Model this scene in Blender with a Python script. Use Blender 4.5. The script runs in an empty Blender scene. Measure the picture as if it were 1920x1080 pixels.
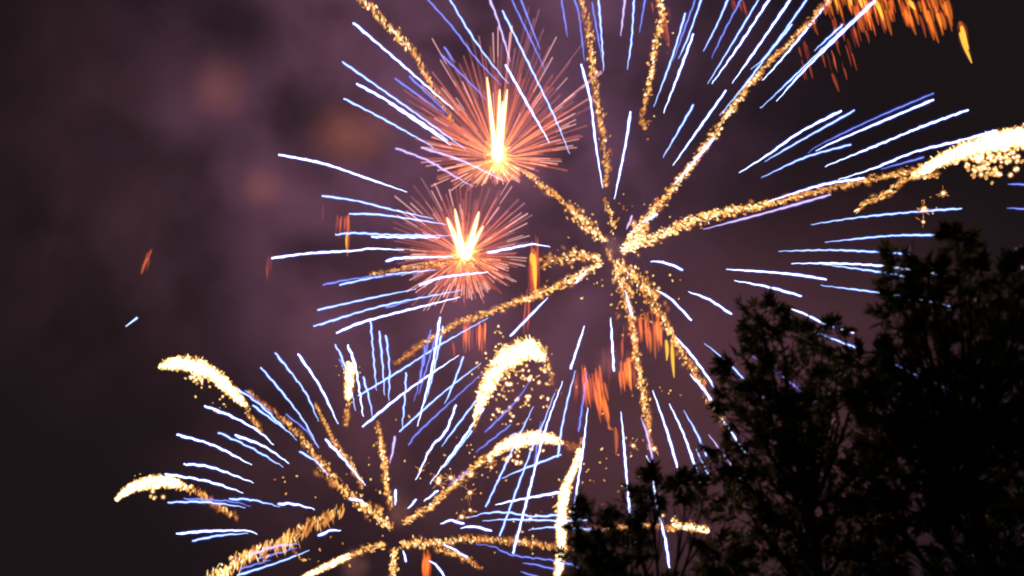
import bpy, math, random
from mathutils import Vector, Matrix

random.seed(7)
SC = bpy.context.scene
COL = SC.collection

# ------------------------------------------------------------------ camera, world, exposure
PITCH = math.radians(20.0)
CAM = Vector((0.0, 0.0, 1.65))
FWD = Vector((0, math.cos(PITCH), math.sin(PITCH)))
UP = Vector((0, -math.sin(PITCH), math.cos(PITCH)))
RIGHT = Vector((1, 0, 0))
LENS = 49.5
cam_data = bpy.data.cameras.new('camera')
cam_data.lens = LENS
cam_data.sensor_width = 36.0
cam_data.clip_start = 0.1
cam_data.clip_end = 6000.0
cam_data.dof.use_dof = True
cam_data.dof.focus_distance = 250.0
cam_data.dof.aperture_fstop = 1.1
cam = bpy.data.objects.new('camera', cam_data)
cam.location = CAM
cam.rotation_euler = (math.radians(90) + PITCH, 0, 0)
COL.objects.link(cam)
SC.camera = cam

world = bpy.data.worlds.new('World')
SC.world = world
world.use_nodes = True
wn, wl = world.node_tree.nodes, world.node_tree.links
wn.clear()
wout = wn.new('ShaderNodeOutputWorld')
sky = wn.new('ShaderNodeTexSky')
sky.sky_type = 'NISHITA'
sky.sun_disc = False
sky.sun_elevation = math.radians(-9)
sky.sun_rotation = math.radians(200)
bg_sky = wn.new('ShaderNodeBackground')
bg_sky.inputs['Strength'].default_value = 0.02
bg_town = wn.new('ShaderNodeBackground')           # town light on the night sky
bg_town.inputs['Color'].default_value = (0.0108, 0.0072, 0.0088, 1)
bg_town.inputs['Strength'].default_value = 1.0
wadd = wn.new('ShaderNodeAddShader')
wl.new(sky.outputs['Color'], bg_sky.inputs['Color'])
wl.new(bg_sky.outputs[0], wadd.inputs[0])
wl.new(bg_town.outputs[0], wadd.inputs[1])
wl.new(wadd.outputs[0], wout.inputs['Surface'])

SC.view_settings.view_transform = 'Standard'
SC.view_settings.look = 'None'
SC.view_settings.exposure = 0.0
SC.view_settings.gamma = 1.0
SC.view_settings.use_curve_mapping = False
SC.render.film_transparent = False
cy = SC.cycles
cy.max_bounces = 4
cy.diffuse_bounces = 2
cy.glossy_bounces = 1
cy.transmission_bounces = 2
cy.volume_bounces = 0
cy.transparent_max_bounces = 160
cy.filter_width = 2.0
cy.volume_step_rate = 1.0
cy.volume_max_steps = 128
cy.use_denoising = True
cy.denoiser = 'OPENIMAGEDENOISE'
cy.denoising_input_passes = 'RGB_ALBEDO_NORMAL'
cy.use_adaptive_sampling = False


def mpp(depth):
    """metres covered by one photograph pixel (1920 wide) at a depth"""
    return 36.0 / LENS * depth / 1920.0


def P(x, y, depth):
    k = mpp(depth)
    return CAM + FWD * depth + RIGHT * ((x - 960) * k) + UP * ((540 - y) * k)


def lamp(name, loc, colour, power, radius):
    d = bpy.data.lights.new(name, 'POINT')
    d.color = colour
    d.energy = power
    d.shadow_soft_size = radius
    o = bpy.data.objects.new(name, d)
    o.location = loc
    COL.objects.link(o)
    return o


# ------------------------------------------------------------------ materials
def emit(name, colour, strength):
    m = bpy.data.materials.new(name)
    m.use_nodes = True
    n, l = m.node_tree.nodes, m.node_tree.links
    n.clear()
    o = n.new('ShaderNodeOutputMaterial')
    e = n.new('ShaderNodeEmission')
    e.inputs['Color'].default_value = (*colour, 1)
    e.inputs['Strength'].default_value = strength
    l.new(e.outputs[0], o.inputs['Surface'])
    m.cycles.emission_sampling = 'NONE'
    return m


def gas(name, colour, strength):
    """additive glow for spark gas and painted halos: lets everything behind it through and adds its own light"""
    m = emit(name, colour, strength)
    n, l = m.node_tree.nodes, m.node_tree.links
    o = [k for k in n if k.type == 'OUTPUT_MATERIAL'][0]
    e = [k for k in n if k.type == 'EMISSION'][0]
    t = n.new('ShaderNodeBsdfTransparent')
    a = n.new('ShaderNodeAddShader')
    l.new(e.outputs[0], a.inputs[0])
    l.new(t.outputs[0], a.inputs[1])
    l.new(a.outputs[0], o.inputs['Surface'])
    return m


def radial_gas(name, stops, length, strength):
    """glowing gas cooling with the distance from the burst's centre (object space)"""
    m = gas(name, (1, 1, 1), strength)
    n, l = m.node_tree.nodes, m.node_tree.links
    e = [k for k in n if k.type == 'EMISSION'][0]
    tc = n.new('ShaderNodeTexCoord')
    vl = n.new('ShaderNodeVectorMath'); vl.operation = 'LENGTH'
    dv = n.new('ShaderNodeMath'); dv.operation = 'DIVIDE'
    dv.inputs[1].default_value = length
    cr = n.new('ShaderNodeValToRGB')
    el = cr.color_ramp.elements
    while len(el) > 1:
        el.remove(el[-1])
    el[0].position = stops[0][0]; el[0].color = (*stops[0][1], 1)
    for p, c in stops[1:]:
        k = el.new(p); k.color = (*c, 1)
    l.new(tc.outputs['Object'], vl.inputs[0])
    l.new(vl.outputs['Value'], dv.inputs[0])
    l.new(dv.outputs[0], cr.inputs[0])
    l.new(cr.outputs[0], e.inputs['Color'])
    return m


M = {}
# magnesium-blue stars: white hot, blue, faint; each with two emissive shells painting its bloom halo
M['star_white'] = emit('white hot star', (0.80, 0.93, 1.0), 2.4)
M['star_blue'] = emit('ice blue star', (0.52, 0.73, 1.0), 1.6)
M['star_faint'] = emit('periwinkle star', (0.26, 0.32, 0.85), 1.2)
M['star_pink'] = emit('pale pink star', (0.86, 0.68, 0.86), 1.0)
M['halo_blue'] = gas('blue halo', (0.05, 0.12, 0.60), 0.42)
M['halo_deep'] = gas('deep blue halo', (0.010, 0.022, 0.30), 0.20)
M['halo_lilac'] = gas('lilac halo', (0.30, 0.18, 0.50), 0.30)
# gold sparks and comet heads, with shells that paint the glow round them
M['spark_white'] = emit('white hot spark', (1.0, 0.90, 0.62), 1.5)
M['spark_yellow'] = emit('yellow spark', (1.0, 0.62, 0.20), 1.2)
M['spark_gold'] = emit('gold spark', (0.86, 0.40, 0.12), 1.0)
M['spark_orange'] = emit('orange spark', (0.50, 0.16, 0.04), 1.0)
M['spark_red'] = emit('dying red spark', (0.33, 0.06, 0.02), 1.0)
M['halo_gold'] = gas('gold halo', (0.75, 0.26, 0.03), 0.30)
M['halo_rim'] = gas('thin gold halo', (0.70, 0.24, 0.03), 0.14)
M['halo_warm'] = gas('warm halo', (0.62, 0.22, 0.05), 0.07)
M['halo_amber'] = gas('amber halo', (0.60, 0.16, 0.02), 0.10)
M['head_white'] = emit('burning magnesium', (1.0, 0.97, 0.88), 2.2)
M['halo_head'] = gas('yellow halo', (1.0, 0.62, 0.16), 0.55)
# embers
M['ember_yellow'] = emit('yellow ember', (1.0, 0.62, 0.08), 1.0)
M['ember_orange'] = gas('orange ember', (0.80, 0.17, 0.012), 0.24)
M['ember_red'] = gas('red ember', (0.60, 0.09, 0.02), 0.20)
M['ember_dim'] = gas('dim red ember', (0.40, 0.05, 0.02), 0.07)
M['gas_ember'] = gas('ember gas', (0.55, 0.09, 0.01), 0.08)


# ------------------------------------------------------------------ mesh building
class MB:
    def __init__(self, origin):
        self.o = Vector(origin)
        self.v, self.f, self.mi, self.mats = [], [], [], []

    def slot(self, m):
        if m not in self.mats:
            self.mats.append(m)
        return self.mats.index(m)

    def tube(self, pts, radii, mat, sides=7, tip=0.0):
        """round tube through world points; rounded ends"""
        k = self.slot(mat)
        n = len(pts)
        rings = []
        ref = None
        for i in range(n):
            a = pts[max(0, i - 1)]; b = pts[min(n - 1, i + 1)]
            t = (b - a)
            if t.length < 1e-9:
                t = Vector((0, 0, 1))
            t.normalize()
            if ref is None:
                ref = t.orthogonal().normalized()
            u = (ref - t * ref.dot(t))
            u = u.normalized() if u.length > 1e-6 else t.orthogonal().normalized()
            ref = u
            w = t.cross(u)
            base = len(self.v)
            for s in range(sides):
                an = 2 * math.pi * s / sides
                self.v.append(pts[i] + (u * math.cos(an) + w * math.sin(an)) * radii[i] - self.o)
            rings.append(base)
            if i == 0:
                t0 = t.copy()
            tl = t
        for i in range(n - 1):
            for s in range(sides):
                s2 = (s + 1) % sides
                self.f.append((rings[i] + s, rings[i] + s2, rings[i + 1] + s2, rings[i + 1] + s)); self.mi.append(k)
        a = len(self.v); self.v.append(pts[0] - t0 * radii[0] * 0.8 - self.o)
        b = len(self.v); self.v.append(pts[-1] + tl * radii[-1] * 0.8 - self.o)
        for s in range(sides):
            s2 = (s + 1) % sides
            self.f.append((a, rings[0] + s2, rings[0] + s)); self.mi.append(k)
            self.f.append((b, rings[-1] + s, rings[-1] + s2)); self.mi.append(k)

    def blob(self, c, axis, half_len, rad, mat, sides=6):
        """a bead: elongated bipyramid with a waist"""
        k = self.slot(mat)
        axis = axis.normalized()
        u = axis.orthogonal().normalized(); w = axis.cross(u)
        b = len(self.v)
        self.v.append(c - axis * half_len - self.o)
        for h in (-0.5, 0.5):
            for s in range(sides):
                an = 2 * math.pi * s / sides
                self.v.append(c + axis * half_len * h + (u * math.cos(an) + w * math.sin(an)) * rad - self.o)
        self.v.append(c + axis * half_len - self.o)
        e = len(self.v) - 1
        for s in range(sides):
            s2 = (s + 1) % sides
            self.f.append((b, b + 1 + s2, b + 1 + s))
            self.f.append((b + 1 + s, b + 1 + s2, b + 1 + sides + s2, b + 1 + sides + s))
            self.f.append((e, b + 1 + sides + s, b + 1 + sides + s2))
            self.mi += [k, k, k]

    def poly(self, pts, mat):
        k = self.slot(mat)
        b = len(self.v)
        self.v += [p - self.o for p in pts]
        self.f.append(tuple(range(b, b + len(pts)))); self.mi.append(k)

    def build(self, name, parent=None, smooth=True):
        me = bpy.data.meshes.new(name)
        me.from_pydata([tuple(v) for v in self.v], [], self.f)
        for m in self.mats:
            me.materials.append(m)
        me.polygons.foreach_set('material_index', self.mi)
        me.polygons.foreach_set('use_smooth', [smooth] * len(self.f))
        me.update()
        ob = bpy.data.objects.new(name, me)
        COL.objects.link(ob)
        if parent is not None:
            ob.parent = parent
        else:
            ob.location = self.o
        return ob


def tag(o, label, cat=None, group=None, kind=None):
    o['label'] = label
    if cat: o['category'] = cat
    if group: o['group'] = group
    if kind: o['kind'] = kind
    return o


def thing(name, loc, label, cat, group=None):
    o = bpy.data.objects.new(name, None)
    o.location = loc
    o.empty_display_size = 1.0
    COL.objects.link(o)
    return tag(o, label, cat, group)


def curve2(pts, step):
    """Catmull-Rom through 2-D points (extra columns are interpolated too), a sample every `step` pixels"""
    pts = [tuple(map(float, p)) for p in pts]
    if len(pts) == 2:
        pts = [pts[0], tuple((a + b) / 2 for a, b in zip(*pts)), pts[1]]
    out = []
    n = len(pts)
    ext = [tuple(2 * a - b for a, b in zip(pts[0], pts[1]))] + pts + [tuple(2 * a - b for a, b in zip(pts[-1], pts[-2]))]
    for i in range(n - 1):
        p0, p1, p2, p3 = ext[i:i + 4]
        d = math.hypot(p2[0] - p1[0], p2[1] - p1[1])
        m = max(1, int(round(d / step)))
        for j in range(m):
            t = j / m
            q = []
            for c in range(len(p1)):
                a, b, e, g = p0[c], p1[c], p2[c], p3[c]
                val = 0.5 * (2 * b + (e - a) * t + (2 * a - 5 * b + 4 * e - g) * t * t + (3 * b - a - 3 * e + g) * t ** 3)
                if c >= 2:
                    val = b + (e - b) * t
                q.append(val)
            out.append(tuple(q))
    out.append(pts[-1])
    return out


# ------------------------------------------------------------------ ground and smoke
def principled(name, col, rough=0.8):
    m = bpy.data.materials.new(name)
    m.use_nodes = True
    b = m.node_tree.nodes['Principled BSDF']
    b.inputs['Base Color'].default_value = (*col, 1)
    b.inputs['Roughness'].default_value = rough
    return m, b


gm, gb = principled('night grass', (0.03, 0.045, 0.02), 0.95)
nt = gm.node_tree
gn = nt.nodes.new('ShaderNodeTexNoise'); gn.inputs['Scale'].default_value = 0.8; gn.inputs['Detail'].default_value = 8
gtc = nt.nodes.new('ShaderNodeTexCoord')
gr = nt.nodes.new('ShaderNodeValToRGB')
gr.color_ramp.elements[0].color = (0.02, 0.03, 0.012, 1)
gr.color_ramp.elements[1].color = (0.05, 0.07, 0.025, 1)
nt.links.new(gtc.outputs['Object'], gn.inputs['Vector'])
nt.links.new(gn.outputs['Fac'], gr.inputs[0])
nt.links.new(gr.outputs[0], gb.inputs['Base Color'])
g = MB((0, 0, 0))
N = 24
for i in range(N):
    for j in range(N):
        x0 = -3000 + 6000 * i / N; y0 = -3000 + 6000 * j / N; s = 6000 / N
        g.poly([Vector((x0, y0, 0)), Vector((x0 + s, y0, 0)), Vector((x0 + s, y0 + s, 0)), Vector((x0, y0 + s, 0))], gm)
gobj = g.build('ground', smooth=False)
tag(gobj, 'dark grassy ground below the trees and fireworks', kind='structure')


def smoke_material(name, colour, density, scale, lo, hi, seed, aniso=0.0, edge=0.35, detail=4.0):
    """drifting smoke: noise density fading to nothing at the cloud's own edge (object space, unit sphere)"""
    m = bpy.data.materials.new(name)
    m.use_nodes = True
    n, l = m.node_tree.nodes, m.node_tree.links
    n.clear()
    o = n.new('ShaderNodeOutputMaterial')
    v = n.new('ShaderNodeVolumePrincipled')
    v.inputs['Color'].default_value = (*colour, 1)
    v.inputs['Anisotropy'].default_value = aniso
    tc = n.new('ShaderNodeTexCoord')
    nz = n.new('ShaderNodeTexNoise')
    nz.noise_dimensions = '4D'
    nz.inputs['W'].default_value = seed
    nz.inputs['Scale'].default_value = scale
    nz.inputs['Detail'].default_value = detail
    nz.inputs['Roughness'].default_value = 0.55
    nz.inputs['Distortion'].default_value = 0.4
    mr = n.new('ShaderNodeMapRange')
    mr.inputs['From Min'].default_value = lo
    mr.inputs['From Max'].default_value = hi
    mr.interpolation_type = 'SMOOTHSTEP'
    ln = n.new('ShaderNodeVectorMath'); ln.operation = 'LENGTH'
    fo = n.new('ShaderNodeMapRange')
    fo.interpolation_type = 'SMOOTHSTEP'
    fo.inputs['From Min'].default_value = 1.0
    fo.inputs['From Max'].default_value = edge
    mu = n.new('ShaderNodeMath'); mu.operation = 'MULTIPLY'
    m2 = n.new('ShaderNodeMath'); m2.operation = 'MULTIPLY'
    m2.inputs[1].default_value = density
    l.new(tc.outputs['Object'], nz.inputs['Vector'])
    l.new(nz.outputs['Fac'], mr.inputs['Value'])
    l.new(tc.outputs['Object'], ln.inputs[0])
    l.new(ln.outputs['Value'], fo.inputs['Value'])
    l.new(mr.outputs[0], mu.inputs[0])
    l.new(fo.outputs[0], mu.inputs[1])
    l.new(mu.outputs[0], m2.inputs[0])
    l.new(m2.outputs[0], v.inputs['Density'])
    l.new(v.outputs[0], o.inputs['Volume'])
    return m


def ball_mesh(name, mat, rings=10, segs=16):
    mb = MB((0, 0, 0))
    mb.slot(mat)
    mb.v.append(Vector((0, 0, -1)))
    for i in range(1, rings):
        ph = -math.pi / 2 + math.pi * i / rings
        for j in range(segs):
            th = 2 * math.pi * j / segs
            mb.v.append(Vector((math.cos(ph) * math.cos(th), math.cos(ph) * math.sin(th), math.sin(ph))))
    mb.v.append(Vector((0, 0, 1)))
    e = len(mb.v) - 1
    for j in range(segs):
        j2 = (j + 1) % segs
        mb.f.append((0, 1 + j2, 1 + j)); mb.mi.append(0)
        mb.f.append((e, e - segs + j, e - segs + j2)); mb.mi.append(0)
        for i in range(rings - 2):
            a = 1 + i * segs
            mb.f.append((a + j, a + j2, a + segs + j2, a + segs + j)); mb.mi.append(0)
    return mb.build(name)


def smoke(px, py, depth, rx, ry, rz, mat, label):
    """cloud with half-axes rx, ry in photograph pixels at its depth, rz metres deep"""
    o = ball_mesh('smoke', mat)
    k = mpp(depth)
    o.location = P(px, py, depth)
    o.rotation_euler = (PITCH, 0, 0)
    o.scale = (rx * k, rz, ry * k)
    tag(o, label, 'smoke', 'drifting smoke clouds', 'stuff')
    return o


smoke(800, 130, 400, 860, 880, 70, smoke_material('purple smoke', (0.97, 0.64, 0.84), 0.019, 4.2, 0.45, 0.63, 9.3, edge=0.0),
      'wide purple smoke bank drifting behind the big upper burst')
smoke(1400, 760, 420, 780, 560, 60, smoke_material('mauve smoke', (1.0, 0.56, 0.54), 0.0085, 2.2, 0.15, 0.75, 8.4, edge=0.2),
      'low mauve smoke bank seen through the gaps between the trees')
smoke(760, 790, 400, 640, 540, 60, smoke_material('dusky smoke', (1.0, 0.58, 0.60), 0.0062, 3.2, 0.40, 0.64, 15.0, edge=0.0),
      'dusky maroon smoke spreading behind the lower left burst')
smoke(190, 320, 400, 480, 620, 50, smoke_material('maroon smoke', (1.0, 0.66, 0.56), 0.0050, 3.4, 0.44, 0.64, 23.0, edge=0.0),
      'faint mottled brown smoke across the far left sky')
brown = smoke_material('brown smoke', (1.0, 0.54, 0.26), 0.018, 1.2, 0.1, 0.7, 5.0, edge=0.0, detail=2)
smoke(412, 165, 335, 75, 85, 12, brown, 'round brown smoke puff highest at upper left of the sky')
smoke(655, 250, 335, 115, 85, 12, brown, 'brown smoke puff between the blue streaks left of the upper red burst')
smoke(490, 350, 335, 60, 60, 10, brown, 'small brown smoke puff below the long white streak at left')

grey = smoke_material('grey smoke', (1.0, 0.60, 0.42), 0.009, 1.6, 0.2, 0.75, 2.0, edge=0.0, detail=3)
smoke(1152, 462, 262, 34, 34, 4, grey, 'grey smoke knot at the centre of the big upper burst')
smoke(748, 955, 242, 34, 60, 4, grey, 'grey smoke knot at the centre of the lower burst')
smoke(1148, 680, 262, 50, 45, 5, grey, 'pinkish smoke puff between the red ember curtains')
smoke(665, 1060, 245, 40, 45, 5, grey, 'pale smoke puff at the bottom left of the lower burst centre')
glow = smoke_material('thin smoke', (1.0, 0.55, 0.38), 0.0005, 1.5, 0.0, 0.6, 6.0, edge=0.2, detail=2)
smoke(933, 225, 288, 170, 190, 16, glow, 'thin reddish smoke filling the higher red burst')
smoke(872, 455, 288, 150, 150, 14, glow, 'thin reddish smoke filling the lower red burst')

# lamps: the burning cores of the shells light the smoke and the trees
lamp('burst_light', P(1150, 465, 288), (0.62, 0.56, 1.0), 4.2e5, 3.0)
lamp('burst_light', P(742, 985, 268), (0.90, 0.62, 0.8), 2.6e5, 3.0)
lamp('gold_spark_light', P(1156, 460, 258.5), (1.0, 0.60, 0.26), 2200, 0.6)
lamp('gold_spark_light', P(746, 968, 238.5), (1.0, 0.58, 0.30), 2200, 0.6)
lamp('burst_light', P(933, 285, 285), (1.0, 0.40, 0.40), 4.5e5, 2.0)
lamp('burst_light', P(872, 470, 285), (1.0, 0.40, 0.40), 2.6e5, 2.0)


# ------------------------------------------------------------------ fireworks
class Burst:
    def __init__(self, name, label, cx, cy, depth, rpx, group, cat='firework'):
        self.c = (cx, cy); self.d = depth; self.r = rpx
        self.k = mpp(depth)
        self.o = P(cx, cy, depth)
        self.root = thing(name, self.o, label, cat, group)
        self.flip = 0
        self.wave = 1.0

    def depths(self, pts, amount=0.75, sgn=None):
        """the depth of each traced point if it flies straight out from the centre on a shell of radius r"""
        ds = [math.hypot(p[0] - self.c[0], p[1] - self.c[1]) for p in pts]
        dm = max(ds)
        self.flip += 1
        s = sgn if sgn is not None else (1 if (self.flip * 7919) % 5 < 2 else -1)
        z = s * amount * math.sqrt(max(self.r ** 2 - dm ** 2, 0)) * self.k
        return [self.d + z * (d / dm) for d in ds]


STYLE = {  # core material, core radius, inner halo, outer halo
    'W': ('star_white', 1.8, 'halo_blue', 'halo_deep'),
    'B': ('star_blue', 1.45, 'halo_blue', 'halo_deep'),
    'P': ('star_faint', 1.25, 'halo_deep', 'halo_deep'),
    'L': ('star_pink', 1.7, 'halo_lilac', 'halo_deep'),
}


def streak_into(mb, burst, style, pts):
    core, r0, g1, g2 = STYLE[style]
    s = curve2(pts, 5.0)
    n = len(s)
    ph = random.uniform(0, 6.28); wl_ = random.uniform(20, 30); amp = random.uniform(0.25, 0.6) * burst.wave
    ph2 = random.uniform(0, 6.28)
    q = []
    L = 0
    for i in range(n):
        a = s[max(0, i - 1)]; b = s[min(n - 1, i + 1)]
        dx, dy = b[0] - a[0], b[1] - a[1]
        m = math.hypot(dx, dy) or 1
        if i: L += math.hypot(s[i][0] - s[i - 1][0], s[i][1] - s[i - 1][1])
        w = amp * (math.sin(L / wl_ * 6.28 + ph) + 0.5 * math.sin(L / wl_ * 13.7 + ph2))
        q.append((s[i][0] - dy / m * w, s[i][1] + dx / m * w))
    dz = burst.depths(q)
    world = [P(a, b, d) for (a, b), d in zip(q, dz)]
    d0 = math.hypot(q[0][0] - burst.c[0], q[0][1] - burst.c[1])
    d1 = math.hypot(q[-1][0] - burst.c[0], q[-1][1] - burst.c[1])
    rad = []
    for i in range(n):
        t = i / (n - 1)
        if d0 < d1: t = 1 - t                 # t = 0 at the outer end
        k = 1.12 - 0.42 * t
        k *= 0.94 + 0.10 * math.sin(i * 1.3 + ph) + 0.12 * math.sin(i * 0.31 + ph2) + random.uniform(-0.06, 0.06)
        if t > 0.72: k *= 1 - 0.65 * (t - 0.72) / 0.28
        if t < 0.04: k *= 0.75
        k = max(k, 0.25)
        rad.append(r0 * k * mpp(dz[i]))
    mb.tube(world, rad, M[core], 6)
    mb.tube(world, [r * 1.65 for r in rad], M[g1], 7)  # bloom round the streak, painted as glowing shells
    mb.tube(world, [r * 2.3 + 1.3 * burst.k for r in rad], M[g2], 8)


def streaks(burst, data, name='light_streak', limit=100):
    items = []
    for line in data.strip().splitlines():
        st, rest = line.split(None, 1)
        pts = [tuple(float(c) for c in p.split(',')) for p in rest.split()]
        L = sum(math.hypot(b[0] - a[0], b[1] - a[1]) for a, b in zip(pts, pts[1:]))
        items.append((L, st, pts))
    items.sort(key=lambda t: -t[0])
    for L, st, pts in items[:limit]:
        mb = MB(burst.o)
        streak_into(mb, burst, st, pts)
        mb.build(name, burst.root)
    if items[limit:]:
        mb = MB(burst.o)
        for L, st, pts in items[limit:]:
            streak_into(mb, burst, st, pts)
        o = mb.build('short_streaks', burst.root)
        o['kind'] = 'stuff'


HEATS = {0: ['spark_red', 'spark_orange'], 1: ['spark_orange', 'spark_orange', 'spark_gold'],
         2: ['spark_orange', 'spark_gold', 'spark_gold', 'spark_yellow'],
         3: ['spark_gold', 'spark_yellow', 'spark_yellow', 'spark_white'],
         4: ['spark_yellow', 'spark_white', 'spark_white']}


def trail_into(mb, burst, pts, dens=0.55, ang=None, ln=(1.7, 3.8), rad=(1.0, 2.0), glow=True, sgn=None, comb=0.0):
    """pts: x, y, half width in pixels, heat 0..4 -> a cloud of beads along the path"""
    s = curve2(pts, 2.0)
    dz = burst.depths(s, 0.6, sgn)
    n = len(s)
    for i in range(n - 1):
        x, y, w, h = s[i]
        m = dens * 2.3 * (0.35 + w / 9.0)
        cnt = int(m) + (1 if random.random() < m - int(m) else 0)
        dx, dy = s[i + 1][0] - x, s[i + 1][1] - y
        mm = math.hypot(dx, dy) or 1
        for _ in range(cnt):
            off = random.gauss(0, 0.5) * w
            al = random.uniform(-2, 2)
            px = x - dy / mm * off + dx / mm * al
            py = y + dx / mm * off + dy / mm * al
            hh = h + 0.25 + 0.9 * max(0.0, 1 - math.hypot(x - burst.c[0], y - burst.c[1]) / 130) + random.uniform(-1.1, 1.0) - min(1.2, abs(off) / (w + 0.1) * 0.9)
            hi = max(0, min(4, int(round(hh))))
            mat = random.choice(HEATS[hi])
            a = ang if ang is not None else math.atan2(dy, dx) + 0.6
            a += random.gauss(0, 0.35)
            d = dz[i] + random.gauss(0, 0.5) * w * burst.k
            k = mpp(d)
            r = (rad[0] * 0.6 + (rad[1] * 1.15 - rad[0] * 0.6) * random.random() ** 1.6) * k * (1.0 if hi > 0 else 0.8)
            hl = random.uniform(*ln) * k
            if comb and random.random() < comb:
                hl *= random.uniform(1.6, 3.2); py += hl / k * 0.8
            hl = max(hl, r)
            ax = RIGHT * math.cos(a) - UP * math.sin(a) + FWD * random.uniform(-0.3, 0.3)
            c = P(px, py, d)
            mb.blob(c, ax, hl, r, M[mat], 5)
            if random.random() < 0.20:
                mb.blob(c, ax, hl + 5 * k, 4.5 * k, M['halo_warm'], 6)  # soft glow between beads, painted as wide dim blobs
            if glow and hi >= 2 and random.random() < 0.6:
                mb.blob(c, ax, hl + r * 0.9, r * 1.7, M['halo_gold' if hi >= 3 else 'halo_rim'], 6)


def trail(burst, pts, name='spark_trail', **kw):
    mb = MB(burst.o)
    trail_into(mb, burst, pts, **kw)
    return mb.build(name, burst.root)


def head(burst, pts, spikes=1.0, drops=(), name='comet_head', sgn=None, tail=None, tail_kw=None):
    """overexposed burning head: x, y, half width; ragged edge of short sparks, hanging droplets"""
    mb = MB(burst.o)
    s = curve2(pts, 3.0)
    dz = burst.depths(s, 0.6, sgn)
    wob = [1 + 0.13 * math.sin(i * 1.7) + random.uniform(-0.22, 0.14) for i in range(len(s))]
    world = [P(p[0], p[1], d) for p, d in zip(s, dz)]
    rad = [max(0.6, p[2] * w_ * 0.90) * mpp(d) for p, w_, d in zip(s, wob, dz)]
    mb.tube(world, [r * 0.58 for r in rad], M['head_white'], 9)
    mb.tube(world, [r * 0.72 + 0.8 * burst.k for r in rad], M['halo_head'], 10)  # glow round the head, painted as additive shells
    mb.tube(world, [r * 1.05 + 1.8 * burst.k for r in rad], M['halo_rim'], 10)
    mb.tube(world, [r * 1.20 + 4.0 * burst.k for r in rad], M['halo_amber'], 10)
    for i in range(len(s)):
        x, y, w = s[i][:3]
        for _ in range(4):              # clumps of white hot grains give the head its ragged edge
            a = random.uniform(0, 2 * math.pi)
            r = w * random.uniform(0.35, 0.88)
            c = P(x + math.cos(a) * r, y + math.sin(a) * r, dz[i] + random.uniform(-.6, .6) * w * burst.k)
            aa = a + random.gauss(0, 0.6)
            q = random.uniform(1.1, 2.9) * (0.55 + w / 22) * burst.k
            mb.blob(c, RIGHT * math.cos(aa) + UP * -math.sin(aa), q * random.uniform(1.0, 2.2), q, M['head_white'], 6)
            mb.blob(c, RIGHT * math.cos(aa) + UP * -math.sin(aa), q * 2.6, q * 1.7, M['halo_head'], 6)
        for _ in range(int(7 * spikes + random.random())):
            a = random.uniform(0, 2 * math.pi)
            up = -math.sin(a)
            r = w * random.uniform(0.70, 1.0 + 0.45 * spikes * random.random() ** 2)
            px, py = x + math.cos(a) * r, y + math.sin(a) * r
            d = dz[i] + random.uniform(-0.5, 0.5) * w * burst.k
            k = mpp(d)
            aa = a + random.gauss(0, 0.5)
            ax = RIGHT * math.cos(aa) - UP * math.sin(aa) + FWD * random.uniform(-0.5, 0.5)
            L = random.uniform(1.5, 5.5) * (0.6 + w / 16)
            mb.blob(P(px, py, d), ax, L * k, random.uniform(0.8, 1.6) * k,
                    M[random.choice(['spark_white', 'spark_yellow', 'spark_yellow', 'spark_gold'])], 5)
    for (x, y, spread, num, r0) in drops:
        for _ in range(num):
            px = x + random.gauss(0, spread[0]); py = y + random.gauss(0, spread[1])
            d = burst.d + random.uniform(-2, 2)
            k = mpp(d)
            r = random.uniform(0.6, 1.2) * r0 * k
            c = P(px, py, d)
            a = random.uniform(0, 6.28)
            ax = RIGHT * math.cos(a) - UP * math.sin(a)
            hot = random.random() < 0.45
            mb.blob(c, ax, r * random.uniform(1.0, 2.0), r, M['spark_white' if hot else random.choice(['spark_yellow', 'spark_gold'])], 6)
            if hot: mb.blob(c, ax, r * 2.4, r * 2.0, M['halo_gold'], 6)
    if tail:
        trail_into(mb, burst, tail, sgn=sgn, **(tail_kw or {}))
    return mb.build(name, burst.root)


def loose(burst, spots, name='loose_sparks'):
    """spots: x, y, spread x, spread y, count, star probability"""
    mb = MB(burst.o)
    for (x, y, sx, sy, cnt, star) in spots:
        for _ in range(cnt):
            px = x + random.gauss(0, sx); py = y + random.gauss(0, sy)
            d = burst.d + random.uniform(-6, 6)
            k = mpp(d)
            c = P(px, py, d)
            a = random.uniform(0, 6.28)
            ax = RIGHT * math.cos(a) - UP * math.sin(a)
            if random.random() < star:
                r = random.uniform(2.2, 3.6) * k
                mb.blob(c, ax, r, r, M['spark_white'], 7)
                mb.blob(c, ax, r * 1.9, r * 1.9, M['halo_gold'], 7)
                for _k in range(random.randint(4, 9)):
                    b = random.uniform(0, 6.28); q = random.uniform(5, 12) * k
                    v = RIGHT * math.cos(b) - UP * math.sin(b) + FWD * random.uniform(-.5, .5)
                    mb.blob(c + v * q, v, q * 0.5, 0.7 * k, M[random.choice(['spark_orange', 'spark_gold'])], 4)
            else:
                r = random.uniform(1.0, 2.1) * k
                mb.blob(c, ax, r * random.uniform(1, 2.0), r, M[random.choice(['spark_orange', 'spark_gold', 'spark_gold', 'spark_yellow'])], 5)
    o = mb.build(name, burst.root)
    o['kind'] = 'stuff'
    return o


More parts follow.
